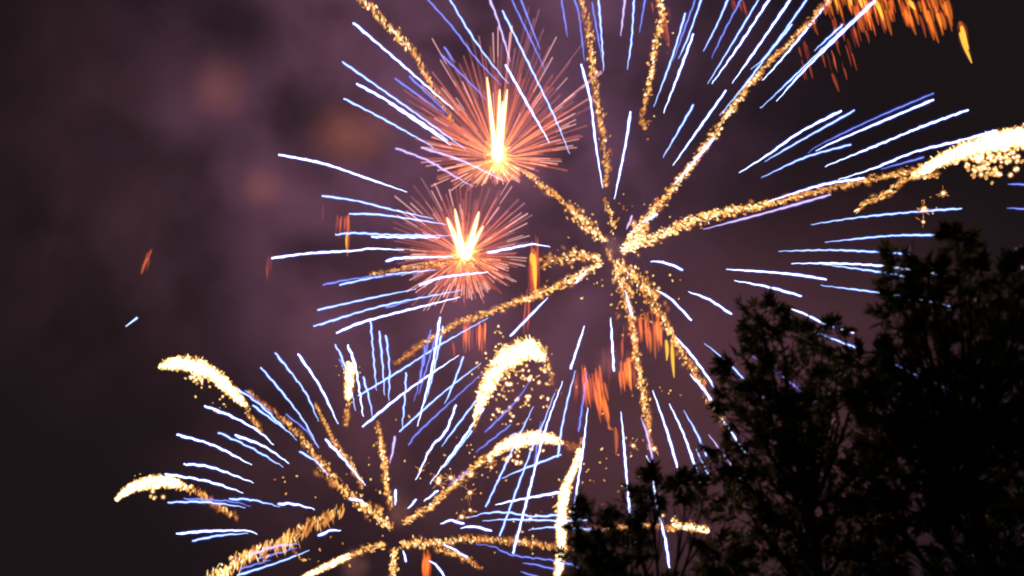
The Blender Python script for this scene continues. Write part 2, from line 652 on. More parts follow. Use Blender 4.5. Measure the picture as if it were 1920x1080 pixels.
# ---- big upper burst
A = Burst('firework_burst', 'largest firework burst, blue white streaks and gold spark arms filling the upper right', 1150, 470, 260, 790, 'blue and gold firework bursts')
streaks(A, '''
W 663,43 740,109 813,173 850,205
B 642,116 780,213 873,280
W 669,157 733,193 840,263
W 730,193 810,247 845,272
B 645,185 713,220 790,263 813,277
P 740,147 833,213
P 767,143 840,213
P 827,102 893,167 910,187
P 833,88 853,117
P 803,0 850,53 893,110 940,160
B 842,-4 880,60 917,113 953,157
L 917,-4 933,37 957,115
B 942,20 993,123 1040,220 1068,288
W 948,122 990,197 1030,267
P 958,-4 987,57 1023,133
P 977,0 1000,60 1013,93
L 743,278 800,300 840,323 887,350
L 790,277 865,301 945,339
W 523,290 607,307 690,335 763,360
B 604,367 670,377 730,392 812,410
B 655,401 705,402 767,410 837,421
B 629,440 665,437 730,440 847,442
W 697,444 825,445
W 510,484 580,475 665,470 695,466 757,469
W 724,490 750,484 850,481
P 606,534 670,522 790,511
B 637,534 730,515 817,506
W 787,535 830,520 915,510
W 915,474 965,464 1000,458 1031,463
B 596,581 695,559 780,542
B 588,612 715,574 865,544
P 724,577 767,565
W 631,624 693,600 862,557
B 672,742 750,695 825,647 915,596
W 680,800 760,735 860,666
B 749,809 830,737 902,681
P 766,834 785,810 860,740 902,702
W 957,630 1027,558
P 910,810 965,755 995,712
W 1096,611 1070,691
W 1145,596 1151,695
W 1055,715 1022,807 990,930 962,1037
B 1040,737 1018,795 997,842 937,1005
B 1079,695 1065,747 1052,810 1046,857
W 1102,765 1097,810 1092,850 1082,915 1076,968
P 1101,697 1085,809
B 1000,762 977,810 957,852 911,950
P 1015,790 1010,810 1002,877
W 1164,772 1168,810 1175,897 1181,962
L 1202,784 1212,810 1226,871
W 1212,854 1222,880 1232,950 1247,1010 1255,1064
W 1224,732 1251,810 1270,876
W 1255,757 1280,810 1300,865 1315,907
B 1282,770 1305,810 1325,855
B 1305,842 1328,890
L 1329,815 1360,857 1397,910
W 1230,544 1257,560 1296,600
W 1291,547 1330,562 1371,589
B 1321,644 1350,667 1380,695 1402,719 1440,755
W 1256,621 1292,660 1327,707 1342,730
W 1294,702 1317,727 1335,752
W 1337,761 1370,809 1400,852
W 1220,491 1232,490 1260,497 1279,506
W 1362,505 1440,510 1500,516 1549,524
W 1377,526 1440,538 1502,555
L 1319,430 1357,420 1440,398 1557,365
W 1440,378 1540,347 1620,334
W 1572,337 1640,315 1715,285 1795,265 1868,245
P 1652,317 1732,295
W 1547,312 1655,268 1730,237 1815,206
B 1428,333 1510,295 1595,271
P 1515,287 1540,270 1640,222 1750,175
W 1530,283 1560,268 1660,225 1750,187
W 1386,324 1440,290 1500,248 1577,208
B 1434,303 1490,270 1602,207
P 1053,0 1064,69
P 1075,-4 1085,25 1096,115
P 1110,5 1118,50 1128,108
B 1122,-4 1128,70 1132,133
W 1090,121 1107,188 1117,270 1130,352
L 1172,-4 1164,67
B 1189,-4 1184,75 1176,130
P 1210,-4 1199,61
W 1182,210 1173,270 1152,373
B 1285,25 1260,108 1226,200
P 1305,-4 1285,50 1262,115
B 1316,-4 1290,70 1272,110
W 1300,64 1270,145 1244,212
B 1300,197 1258,270 1243,295
W 1361,170 1295,263 1262,310
B 1366,-4 1345,45 1319,96
P 1391,-4 1360,55 1334,109
B 1424,-4 1380,70 1327,157
W 1444,-4 1388,82 1335,157
W 1484,-4 1425,82 1373,156
B 1515,-4 1440,100 1408,130
B 1485,46 1440,102 1400,155 1350,216
W 1558,-4 1500,70 1440,140 1429,150
B 1644,-4 1560,75 1440,190 1425,202
W 1640,3 1560,80 1500,140 1456,190
B 1580,46 1527,95
W 1338,260 1297,308 1265,345
W 1232,402 1200,420 1182,440
L 1185,405 1175,430
W 1102,505 1080,530
W 1172,545 1185,592
B 1521,421 1615,407 1730,396 1803,391
B 1547,454 1672,442 1772,441
B 1460,471 1565,469 1667,474 1705,477
W 1484,494 1565,494 1655,499 1775,516
B 1540,495 1650,510 1705,520
B 1539,535 1650,549 1725,562 1782,574
W 1450,570 1500,585 1547,607 1600,624
B 1527,622 1560,635 1605,652
P 1640,669 1675,682 1712,700 1762,722 1785,736
P 1400,660 1440,688 1475,712 1507,737 1545,763
W 1470,832 1486,850 1515,875
P 1890,345 1925,346
P 1888,390 1925,392
''')
trail(A, [(668, -10, 6, 3), (690, 10, 9, 3.4), (720, 40, 9, 3), (750, 70, 8, 3), (775, 98, 7, 2.4), (795, 135, 6, 2), (815, 170, 6, 1.2), (850, 230, 4, 0.6)], dens=0.5, ln=(2.5, 5))
trail(A, [(985, 322, 6, 2.4), (1010, 345, 7, 2), (1045, 370, 8, 1.8), (1080, 400, 12, 2), (1110, 430, 13, 2.4), (1136, 455, 9, 2.4)], dens=0.6, rad=(1.2, 2.3))
trail(A, [(1088, -8, 6, 1.8), (1102, 50, 7, 2), (1110, 110, 8, 2.4), (1118, 180, 8, 2), (1130, 250, 8, 1.6), (1138, 300, 8, 1.6), (1136, 350, 6, 1.2)], dens=0.6)
trail(A, [(1134, 372, 4, 1), (1140, 395, 8, 2), (1150, 415, 8, 2), (1150, 440, 7, 1.5)], dens=0.3, rad=(1.4, 2.4))
trail(A, [(1243, -8, 7, 3.6), (1238, 40, 8, 3), (1228, 100, 8, 2.8), (1220, 140, 8, 2.6), (1212, 185, 7, 2.4), (1204, 215, 5, 1.4), (1208, 245, 6, 1)], dens=0.45, rad=(1.3, 2.5))
trail(A, [(1560, -8, 6, 1.4), (1500, 60, 6, 1.8), (1450, 110, 6, 2), (1400, 165, 7, 2.6), (1350, 235, 7, 2.6), (1300, 305, 8, 2.8), (1255, 360, 8, 2.8), (1220, 400, 8, 2.8), (1190, 440, 10, 3.4), (1178, 462, 10, 3.2)], dens=0.85)
trail(A, [(1230, 372, 5, 1), (1245, 385, 5, 1.2), (1255, 375, 5, .6)], dens=0.25)
trail(A, [(1172, 466, 10, 3.4), (1210, 452, 11, 3.6), (1260, 430, 13, 3.2), (1310, 410, 13, 3), (1360, 397, 12, 2.8), (1420, 387, 9, 3), (1480, 372, 7, 1.8), (1560, 352, 7, 1.4), (1640, 335, 7, 1.6), (1700, 324, 8, 1.8), (1730, 318, 7, 3)], dens=0.8, sgn=-1)
trail(A, [(1180, 420, 8, 1.5), (1215, 425, 9, 1.5), (1200, 445, 10, 2)], dens=0.35)
trail(A, [(1605, 395, 4, 2), (1625, 382, 7, 1.5), (1650, 368, 7, 2), (1680, 350, 7, 2), (1705, 335, 5, 2.4), (1760, 328, 5, 1.6)], dens=0.45, ang=-0.5, ln=(3, 7))
head(A, [(1712, 328, 3), (1730, 320, 7), (1755, 306, 9), (1790, 290, 13), (1830, 275, 15), (1870, 266, 17), (1905, 260, 18), (1950, 256, 18)], spikes=1.2, sgn=-1,
     drops=[(1830, 303, (18, 9), 40, 2.6), (1880, 295, (22, 10), 45, 2.6), (1835, 325, (14, 8), 14, 3.0), (1865, 318, (14, 10), 18, 2.6)])
trail(A, [(1125, 482, 12, 2), (1095, 480, 15, 2), (1060, 482, 17, 1.8), (1025, 488, 16, 1.4), (1010, 492, 12, 1)], dens=0.42, rad=(1.3, 2.4))
trail(A, [(905, 490, 4, 1), (860, 490, 5, 1.4), (800, 497, 6, 1.6), (750, 505, 5, 1.2), (690, 515, 5, .6)], dens=0.5)
trail(A, [(1128, 492, 8, 2.4), (1095, 512, 9, 2.8), (1050, 535, 8, 2.6), (1005, 555, 9, 2.6), (960, 568, 6, 2.4), (910, 588, 7, 2.2), (860, 605, 7, 2), (830, 622, 6, 1.8), (790, 647, 6, 1.4), (760, 668, 4, 1), (738, 684, 2, .6)], dens=0.75)
trail(A, [(1155, 505, 14, 2), (1165, 530, 12, 2.4), (1176, 560, 12, 2.2), (1185, 610, 7, 2.6), (1192, 660, 7, 2.6), (1200, 710, 7, 2.8), (1208, 750, 8, 2.6), (1215, 790, 7, 2), (1222, 845, 4, .8)], dens=0.75)
trail(A, [(1155, 495, 12, 2.2), (1185, 515, 16, 2.2), (1215, 545, 17, 2), (1232, 580, 14, 1.9), (1250, 612, 9, 2.4), (1270, 645, 9, 2), (1290, 680, 9, 2), (1310, 710, 8, 1.8), (1330, 750, 7, 1.6), (1350, 780, 6, 1.2), (1365, 810, 5, .8)], dens=0.6, rad=(1.2, 2.4))
trail(A, [(1160, 570, 3, 1), (1158, 600, 4, .8)], dens=0.3)
trail(A, [(1166, 474, 8, 3), (1180, 462, 12, 3.6), (1198, 448, 11, 3.2), (1210, 436, 8, 2.4)], dens=0.9)
trail(A, [(1138, 468, 5, 1.6), (1146, 484, 7, 1.8), (1158, 492, 8, 2)], dens=0.5)
loose(A, [(1120, 420, 30, 35, 14, 0), (1170, 400, 15, 25, 8, 0), (1250, 380, 22, 20, 8, 0), (1210, 240, 14, 20, 6, 0.1), (1100, 530, 35, 22, 14, 0), (1180, 580, 25, 30, 16, 0),
          (1738, 390, 14, 16, 8, 0.35), (1085, 690, 30, 40, 7, 0), (1260, 745, 40, 18, 7, 0), (1150, 880, 45, 60, 24, 0.04), (1240, 60, 10, 40, 10, 0), (1280, 520, 30, 20, 6, 0)])

# ---- lower burst
B = Burst('firework_burst', 'lower left firework burst with gold comet arms, white glitter heads and blue streaks', 742, 985, 240, 540, 'blue and gold firework bursts')
B.wave = 1.6
streaks(B, '''
B 516,662 545,698 575,740 597,790
W 559,664 600,725 634,795
B 489,689 530,737 570,790 597,840
B 445,729 485,757 525,795 557,825
P 460,732 512,777
B 474,760 537,807
W 384,761 437,782 485,809 513,834
P 536,777 575,808 597,838
W 332,815 400,835 472,872
B 410,811 475,842 531,876
W 441,816 495,837 542,869
W 345,870 395,876 475,905
W 310,889 387,902 456,924
B 315,942 375,941 425,946 460,952
P 345,935 430,940 470,949
B 430,936 470,937 525,950
W 522,945 550,945 590,955
W 331,1001 387,996 462,995 482,1002
B 361,1014 412,1004 465,1000
W 597,1004 620,995 639,994
L 465,1042 515,1025 557,1020
P 487,1047 557,1027
B 445,1079 520,1055 580,1032
P 450,1067 507,1050
B 562,847 592,865 615,891
W 610,824 645,862 685,910
B 629,646 647,687 667,770
W 652,647 667,690 681,781
P 636,674 648,695
B 695,602 700,665 706,732
B 711,621 717,680 721,741
B 724,629 730,690 729,751
B 681,707 692,747 699,782
B 761,699 760,735 754,802
W 825,595 810,690 783,799
B 831,612 812,700 797,755
P 807,619 792,690 777,752
P 817,632 785,740
P 798,647 786,715
B 869,669 850,720 834,757
W 855,760 835,810 808,840 780,900
W 907,765 877,810 845,855 806,907
B 892,752 848,810 828,837
B 885,808 832,877
P 957,797 892,848
L 967,812 912,857
P 880,882 840,910
L 740,819 737,842 731,869
W 742,919 741,947
W 780,937 765,954
W 821,920 795,940
W 826,982 845,976 869,982
W 864,991 885,987 921,995
B 874,972 912,962 950,961 1000,968 1045,966
B 905,977 950,974 1045,976 1100,975
W 929,947 962,939 1055,922
B 941,897 975,882 1052,852
B 991,994 1025,989 1075,990 1130,995
P 891,1020 925,1025 962,1041 1045,1052 1097,1067
P 980,1056 1000,1058 1042,1068
P 976,1072 1010,1082
W 819,1015 845,1027 875,1045
W 805,1051 820,1062 838,1088
W 756,1032 761,1052
W 656,935 672,937 685,946
''')
# arms with white heads
head(B, [(300, 688, 2), (312, 684, 7), (330, 681, 10), (352, 682, 12), (378, 690, 13), (405, 706, 11), (428, 728, 9), (445, 745, 7), (458, 757, 4)], spikes=1.1,
     drops=[(370, 708, (9, 7), 22, 2.0), (405, 735, (14, 10), 8, 1.8), (410, 760, (8, 10), 7, 1.5)],
     tail=[(455, 752, 7, 3), (466, 775, 6, 2.4), (480, 795, 6, 1.8), (492, 810, 5, 1)], tail_kw=dict(dens=0.5))
trail(B, [(465, 733, 2, .4), (510, 770, 4, .8), (545, 800, 5, 1.6), (580, 840, 6, 1.8), (610, 880, 7, 2), (640, 912, 9, 2), (670, 940, 13, 2.2), (710, 970, 14, 2.2), (735, 990, 9, 2)], dens=0.75)
trail(B, [(590, 757, 3, .8), (610, 795, 4, 1.6), (630, 835, 5, 2), (652, 862, 6, 2.4), (668, 890, 6, 1.6), (680, 915, 5, 1.4)], dens=0.7)
trail(B, [(585, 882, 4, .6), (615, 900, 4, .6), (640, 920, 5, 1)], dens=0.35)
head(B, [(219, 936, 1.6), (230, 926, 4), (252, 913, 8), (280, 905, 10), (305, 903, 10), (328, 906, 7), (345, 913, 4)], spikes=1.0,
     drops=[(290, 925, (9, 7), 8, 2.3), (265, 897, (8, 4), 6, 1.2)],
     tail=[(335, 909, 8, 2.8), (360, 918, 8, 2.2), (382, 930, 7, 1.6), (400, 945, 5, .8), (425, 960, 7, 1.4), (447, 973, 6, 1)], tail_kw=dict(dens=0.5, ang=1.9, ln=(3, 6)))
head(B, [(655, 683, 4), (656, 695, 7), (655, 712, 7), (654, 730, 6), (652, 745, 4)], spikes=1.0, drops=[(640, 695, (7, 10), 8, 1.2), (668, 690, (7, 8), 5, 1.2)],
     tail=[(653, 740, 6, 3), (652, 765, 6, 1.9), (650, 785, 6, 1.5), (648, 802, 5, 1)], tail_kw=dict(dens=0.6))
trail(B, [(708, 790, 3, .8), (712, 815, 5, 2.4), (717, 850, 6, 3), (722, 890, 6, 2.6), (728, 925, 6, 2), (733, 955, 4, 1)], dens=0.85)
head(B, [(892, 785, 3.5), (900, 758, 7), (910, 732, 11), (925, 702, 14), (945, 676, 17), (970, 660, 18), (992, 654, 17), (1008, 660, 12), (1016, 668, 7)], spikes=1.6,
     drops=[(975, 705, (24, 13), 40, 2.2), (935, 745, (16, 18), 26, 1.9), (1000, 740, (20, 14), 14, 2.2), (955, 770, (24, 14), 12, 1.8), (935, 630, (10, 14), 9, 1.6), (905, 690, (8, 12), 10, 1.6)],
     tail=[(1012, 662, 9, 3), (1024, 680, 7, 2), (1031, 700, 6, 1.6), (1034, 722, 4, 1.2)], tail_kw=dict(dens=0.6))
trail(B, [(895, 778, 5, 1.4), (891, 800, 3, .4), (889, 812, 2, 0)], dens=0.7)
trail(B, [(757, 982, 8, 1.6), (790, 960, 9, 1.6), (818, 940, 7, 2), (845, 915, 7, 2), (870, 893, 8, 2.2), (895, 870, 8, 2.6), (925, 850, 9, 3)], dens=0.75)
head(B, [(918, 856, 3), (935, 843, 7), (955, 832, 10), (980, 825, 11), (1010, 820, 11), (1035, 823, 8), (1052, 830, 4)], spikes=1.2,
     drops=[(960, 858, (16, 9), 20, 2.2), (985, 845, (20, 8), 14, 2)],
     tail=[(1048, 829, 5, 1), (1065, 833, 6, .4), (1085, 838, 8, .3)], tail_kw=dict(dens=0.6))
trail(B, [(752, 1018, 8, 2.2), (790, 1020, 10, 2.2), (830, 1016, 8, 2.4), (880, 1012, 7, 2.4), (930, 1012, 7, 2), (985, 1017, 7, 1.8), (1030, 1023, 7, 1.6), (1075, 1032, 5, .8)], dens=0.75, ang=1.2)
trail(B, [(820, 1030, 6, 1.2), (850, 1038, 6, 2), (880, 1052, 5, 1.8), (905, 1068, 3, .4)], dens=0.8)
trail(B, [(738, 1030, 7, 2), (738, 1050, 7, 2.6), (740, 1090, 7, 2.6)], dens=0.9)
head(B, [(566, 1084, 3), (595, 1070, 4), (625, 1056, 5), (645, 1047, 5), (655, 1042, 3)], spikes=0.8,
     tail=[(655, 1043, 5, 2.2), (680, 1032, 6, 1.8), (705, 1025, 8, 2), (722, 1020, 8, 2)], tail_kw=dict(dens=0.7))
trail(B, [(385, 1090, 9, 3.6), (410, 1070, 12, 3.8), (440, 1052, 12, 3.4), (475, 1036, 11, 2.8), (520, 1016, 10, 2.2), (560, 992, 9, 1.8), (600, 972, 9, 1.8), (645, 952, 7, 1.8)],
      dens=0.55, ang=1.75, ln=(3, 6), comb=0.45)
trail(B, [(540, 1000, 3, 1), (560, 1046, 3, 1), (580, 1049, 2, 1)], dens=0.3)
head(B, [(1086, 845, 2.5), (1080, 868, 4), (1071, 890, 6), (1062, 912, 7.5), (1056, 940, 8), (1053, 975, 8.5), (1052, 1020, 8), (1049, 1055, 7), (1046, 1092, 6)], spikes=0.7,
     drops=[(1068, 960, (7, 40), 12, 1.6), (1040, 960, (5, 30), 7, 1.6)], sgn=-1)
trail(B, [(1090, 822, 3, .8), (1086, 845, 6, 1.8), (1080, 870, 7, 2.4), (1072, 890, 8, 3)], dens=0.7)
trail(B, [(1100, 992, 4, 1), (1140, 990, 6, 1.2), (1175, 988, 8, 2), (1215, 985, 7, 1.4), (1255, 990, 8, 2), (1290, 988, 9, 2.4), (1330, 994, 7, 2)], dens=0.45, rad=(1.4, 2.6))
head(B, [(1265, 985, 3), (1285, 987, 5), (1308, 991, 4), (1325, 996, 3)], spikes=1.0, drops=[(1265, 975, (14, 6), 5, 2)])
loose(B, [(810, 890, 30, 18, 10, 0.35), (870, 915, 25, 16, 7, 0.5), (920, 895, 22, 14, 10, 0.4), (845, 952, 40, 10, 4, 0.6), (640, 1010, 30, 25, 10, 0), (700, 880, 35, 50, 14, 0),
          (850, 840, 30, 25, 10, 0), (560, 905, 30, 12, 6, 0), (960, 740, 50, 40, 16, 0), (1040, 960, 30, 40, 10, 0.1), (1120, 900, 25, 30, 8, 0), (1010, 1000, 60, 18, 12, 0)])

trail(B, [(299, 689, 3, 0), (306, 687, 4, 0.2), (316, 684, 5, 1)], dens=1.0)
trail(B, [(218, 938, 3, 0), (224, 933, 3, 0.2), (232, 926, 4, 1)], dens=1.0)

# ---- red palm bursts
RED_STOPS = [(0.0, (0.9, 0.34, 0.06)), (0.16, (0.9, 0.26, 0.06)), (0.38, (0.70, 0.13, 0.035)), (0.65, (0.52, 0.125, 0.075)), (1.0, (0.42, 0.17, 0.22))]


def red_burst(label, cx, cy, depth, lens_by_angle, plumes, core, count, seed, tone):
    random.seed(seed)
    bt = Burst('firework_burst', label, cx, cy, depth, 100, 'small red firework bursts')
    k = bt.k
    lmax = max(l for _, l in lens_by_angle) * k
    m_ray = radial_gas('red spark gas', RED_STOPS, lmax, tone)
    m_dim = radial_gas('faint red spark gas', RED_STOPS, lmax, tone * 0.55)
    m_halo = radial_gas('red spark halo', RED_STOPS, lmax, tone * 0.3)
    m_hot = radial_gas('hot red spark gas', RED_STOPS, lmax, tone * 1.7)
    m_tip = gas('pink spark gas', (0.9, 0.60, 0.54), 0.24)

    def length(a):
        a = a % 360
        t = lens_by_angle + [(lens_by_angle[0][0] + 360, lens_by_angle[0][1])]
        for (a0, l0), (a1, l1) in zip(t, t[1:]):
            if a0 <= a <= a1:
                return l0 + (l1 - l0) * (a - a0) / (a1 - a0)
        return t[0][1]

    def ray(mb, a, zf, f0, f1, r, mat, tip):
        L = length(a) * 1.12
        ar = math.radians(a)
        v = (RIGHT * math.cos(ar) + UP * math.sin(ar)) * math.sqrt(1 - zf * zf) + FWD * zf
        sag = -UP * (0.04 * L * k)
        pts, rad = [], []
        n = 8
        for i in range(n + 1):
            t = f0 + (f1 - f0) * i / n
            pts.append(bt.o + v * (L * k * t) + sag * t * t)
            rad.append(r * k * (0.55 + 0.45 * i / n))
        mb.tube(pts, rad, mat, 6)
        mb.tube(pts, [q * 1.9 for q in rad], m_halo, 6)
        if tip:
            mb.tube(pts[-4:], [q * 0.75 for q in rad[-4:]], m_tip, 5)

    # 100 single rays, the rest as one part
    for i in range(100):
        mb = MB(bt.o)
        a = (i + random.uniform(-.4, .4)) * 3.6 + 90
        zf = random.uniform(-0.75, 0.75)
        ray(mb, a, zf, random.uniform(0.02, 0.35), random.uniform(0.72, 1.0), random.uniform(1.0, 1.75), random.choice([m_ray, m_hot, m_dim, m_dim]), random.random() < (0.75 if a % 360 > 170 or a % 360 < 25 else 0.3))
        mb.build('spark_ray', bt.root)
    mb = MB(bt.o)
    for i in range(count):
        a = random.uniform(0, 360)
        zf = random.uniform(-0.9, 0.9)
        f0 = random.uniform(0.0, 0.5)
        ray(mb, a, zf, f0, min(1.0, f0 + random.uniform(0.25, 0.6)), random.uniform(1.0, 1.6), m_ray, random.random() < 0.25)
    o = mb.build('short_spark_rays', bt.root); o['kind'] = 'stuff'
    # flame plumes and core
    m_core = emit('white hot core', (1.0, 0.93, 0.62), 2.0)
    m_y = gas('yellow flame gas', (1.0, 0.55, 0.10), 0.5)
    m_o = gas('orange flame gas', (1.0, 0.30, 0.05), 0.16)
    for (tx, ty, w) in plumes:
        mb = MB(bt.o)
        n = 10
        p0 = P(cx + (tx - cx) * 0.18, cy - 6, depth); p1 = P(tx, ty, depth + random.uniform(-3, 3))
        pts = [p0.lerp(p1, i / n) for i in range(n + 1)]
        prof = [w * (1.0 - (i / n)) ** 0.6 * k + 0.35 * k for i in range(n + 1)]
        mb.tube(pts, prof, m_core, 8)
        mb.tube(pts, [q * 1.35 + 0.6 * k for q in prof], m_y, 8)
        mb.tube(pts, [q * 1.7 + 2.0 * k for q in prof], m_o, 8)
        mb.build('flame_plume', bt.root)
    mb = MB(bt.o)
    for m_, f in ((m_core, 1.0), (m_y, 1.3), (m_o, 1.8), (m_o, 2.5)):
        c = P(core[0], core[1], depth)
        pts = [c + UP * (t * core[3] * f * k) for t in (-1, -.8, -.5, 0, .5, .8, 1)]
        mb.tube(pts, [core[2] * f * k * math.sqrt(max(0.05, 1 - t * t)) for t in (-1, -.8, -.5, 0, .5, .8, 1)], m_, 10)
    for i in range(26):      # short hot jets round the core
        a = random.uniform(0, 6.28)
        v = RIGHT * math.cos(a) + UP * math.sin(a) + FWD * random.uniform(-.6, .6)
        L = random.uniform(14, 36) * k
        c = P(core[0], core[1], depth)
        mb.tube([c + v * L * t for t in (0.2, 0.6, 1.0)], [2.2 * k, 1.5 * k, 0.5 * k], m_y, 5)
    mb.build('core', bt.root)
    return bt


red_burst('small red firework burst with tall white flame plumes, the higher one', 933, 298, 286,
          [(0, 138), (20, 178), (38, 245), (60, 255), (80, 275), (100, 275), (120, 250), (140, 220), (158, 165), (175, 135), (190, 130), (205, 118), (225, 70), (250, 48), (270, 45), (300, 48), (325, 62), (345, 95)],
          [(913, 145, 3.6), (937, 168, 3.4), (951, 168, 3.6), (943, 190, 4)], (933, 288, 11, 15), 230, 11, 0.18)
red_burst('small red firework burst with splayed flame plumes, below the other red one', 872, 480, 284,
          [(0, 118), (20, 135), (38, 160), (60, 165), (80, 150), (100, 150), (120, 165), (140, 170), (160, 135), (180, 130), (200, 125), (225, 120), (245, 105), (270, 85), (300, 85), (325, 100), (345, 105)],
          [(838, 408, 5), (853, 392, 3.5), (898, 397, 5), (906, 424, 3.5)], (873, 475, 11, 12), 170, 12, 0.175)
random.seed(21)


# ---- embers falling from burnt-out stars
def ember_into(mb, x0, y0, x1, y1, w, kind, depth):
    k = mpp(depth)
    bend = random.uniform(-1.5, 1.5)
    n = 7
    pts, rad = [], []
    for i in range(n + 1):
        t = i / n
        pts.append(P(x0 + (x1 - x0) * t + bend * math.sin(t * 3.14), y0 + (y1 - y0) * t, depth))
        rad.append(0.62 * w * k * (0.22 + 0.80 * math.sin(math.pi * min(1, 0.12 + 0.88 * t ** 0.8)) ** 0.9))
    mats = {'y': 'ember_yellow', 'o': 'ember_orange', 'r': 'ember_red', 'd': 'ember_dim'}
    mb.tube(pts, rad, M[mats[kind]], 6)
    if kind in 'yo':
        mb.tube(pts, [r * 1.8 + 0.6 * k for r in rad], M['gas_ember'], 7)
    else:
        mb.tube(pts, [r * 1.7 for r in rad], M['ember_dim'], 6)


def ember_shower(label, depth, cx, cy, patches, singles=()):
    """patches: x0,x1,y0,y1,count,length range,tilt(dx/dy),width,kinds"""
    o = P(cx, cy, depth)
    root = thing('ember_shower', o, label, 'embers', 'orange ember showers')
    todo = []
    for (x0, x1, y0, y1, cnt, ln, tilt, w, kinds) in patches:
        for i in range(int(cnt * 1.15)):
            x = random.uniform(x0, x1); y = random.uniform(y0, y1); L = random.uniform(*ln)
            todo.append((x, y, x + tilt * L, y + L, random.uniform(0.5, 1.3) * w, random.choice(kinds)))
    todo = [(a, b, c, d, w * 1.25, q) for a, b, c, d, w, q in singles] + todo
    for t in todo[:100]:
        mb = MB(o)
        ember_into(mb, *t, depth + random.uniform(-4, 4))
        mb.build('ember', root)
    if todo[100:]:
        mb = MB(o)
        for t in todo[100:]:
            ember_into(mb, *t, depth + random.uniform(-4, 4))
        q = mb.build('small_embers', root); q['kind'] = 'stuff'


ember_shower('widest shower of orange embers falling at the top right corner', 275, 1650, 30,
             [(1540, 1620, -30, 8, 22, (18, 45), .28, 3.0, 'oory'), (1600, 1700, -25, 20, 40, (22, 50), .26, 3.6, 'ooor'), (1690, 1775, -15, 30, 34, (20, 48), .28, 3.6, 'ooor'),
              (1480, 1600, 70, 130, 16, (16, 40), .28, 2.4, 'rrd'), (1560, 1650, 20, 60, 14, (20, 40), .25, 2.4, 'rrd')],
             [(1638, -5, 1656, 37, 4.5, 'y'), (1705, 0, 1716, 18, 4.5, 'y'), (1592, -10, 1597, 10, 4, 'y'), (1612, -10, 1616, 14, 3.5, 'y'), (1740, 20, 1760, 80, 4.2, 'o'), (1762, 25, 1773, 55, 6, 'o'),
              (1660, 20, 1672, 66, 3.6, 'o'), (1560, 138, 1573, 172, 3, 'r'), (1525, 40, 1534, 66, 3, 'r'), (1545, 15, 1548, 28, 4, 'o'), (1600, 55, 1611, 88, 3, 'r')])
ember_shower('single bright yellow ember falling apart from the top right shower', 275, 1812, 85, [],
             [(1800, 42, 1810, 80, 6.0, 'o'), (1800, 62, 1822, 118, 4.6, 'y'), (1803, 50, 1816, 92, 5.0, 'y')])
ember_shower('orange and yellow embers dripping under the lower right gold arm', 262, 1235, 640,
             [(1195, 1240, 585, 620, 26, (22, 55), .08, 2.8, 'oorr'), (1165, 1200, 590, 640, 12, (20, 60), .02, 2.2, 'rd')],
             [(1249, 638, 1250, 676, 4.2, 'y'), (1260, 645, 1264, 708, 4.0, 'y'), (1229, 610, 1229, 672, 3, 'o'), (1238, 605, 1238, 648, 4, 'o')])
ember_shower('red orange ember curtain hanging below the centre of the big burst', 258, 1130, 730,
             [(1090, 1125, 682, 720, 30, (30, 65), .10, 2.8, 'rrro'), (1112, 1135, 715, 750, 14, (30, 55), .22, 2.8, 'oor'), (1160, 1188, 665, 700, 20, (25, 45), .10, 2.8, 'roo'),
              (1130, 1192, 620, 690, 12, (30, 60), .02, 1.8, 'd'), (1075, 1100, 690, 730, 8, (30, 50), .04, 2.2, 'd')],
             [(1132, 752, 1143, 806, 3.2, 'o'), (1154, 802, 1155, 853, 3.6, 'o'), (1178, 672, 1184, 730, 4, 'o'), (1140, 800, 1150, 806, 3, 'o')])
ember_shower('comb of thin orange embers under the left gold arm', 258, 888, 635,
             [(870, 912, 600, 618, 22, (25, 52), -.02, 1.8, 'rroo')],
             [(849, 642, 852, 670, 3, 'r'), (899, 605, 898, 650, 2, 'o')])
ember_shower('orange ember pillar burning beside the centre of the big burst', 256, 1000, 510,
             [(990, 1012, 440, 500, 16, (30, 90), 0, 3.0, 'rrd'), (984, 996, 540, 580, 8, (30, 70), -.05, 2, 'rd')],
             [(1000, 468, 1003, 550, 6.5, 'o'), (1001, 478, 1004, 545, 4.8, 'y'), (997, 475, 999, 500, 4, 'y')])
ember_shower('small cluster of orange embers crossing the blue streaks at left', 262, 645, 440,
             [(628, 655, 398, 410, 12, (20, 45), -.04, 2.0, 'rrd')],
             [(652, 405, 651, 480, 3.4, 'o'), (651, 435, 650, 468, 2.2, 'y'), (606, 385, 604, 418, 2, 'd')])
ember_shower('lone curved orange ember at far left of the sky', 262, 275, 490, [(268, 285, 470, 485, 4, (15, 30), -.3, 1.8, 'rd')],
             [(284, 468, 276, 488, 3.2, 'r'), (277, 484, 265, 514, 3.0, 'o')])
ember_shower('faintest dim red embers left of the long blue streaks', 262, 500, 495, [(494, 510, 470, 500, 6, (20, 45), 0, 2.0, 'd')])
ember_shower('orange flame streaks falling at the bottom below the lower burst', 242, 800, 1060,
             [(792, 808, 1030, 1055, 12, (25, 50), .02, 2.8, 'ror')], [(801, 1045, 803, 1090, 4.4, 'o'), (797, 1040, 798, 1085, 3.6, 'o')])
ember_shower('dark red embers at the top edge right of the gold arm', 270, 1250, 50,
             [(1236, 1254, 10, 60, 8, (20, 50), .2, 2.2, 'rd'), (1370, 1395, -5, 15, 6, (12, 30), .3, 2.4, 'rd'), (1220, 1232, -5, 10, 3, (15, 30), .2, 2.4, 'r')])
ember_shower('orange embers glinting between the leaves at right', 250, 1790, 775, [],
             [(1711, 770, 1712, 785, 5, 'o'), (1858, 766, 1862, 777, 4, 'o'), (1874, 768, 1873, 782, 5, 'o'), (1750, 752, 1751, 760, 3.5, 'o'), (1918, 774, 1920, 786, 4, 'o')])

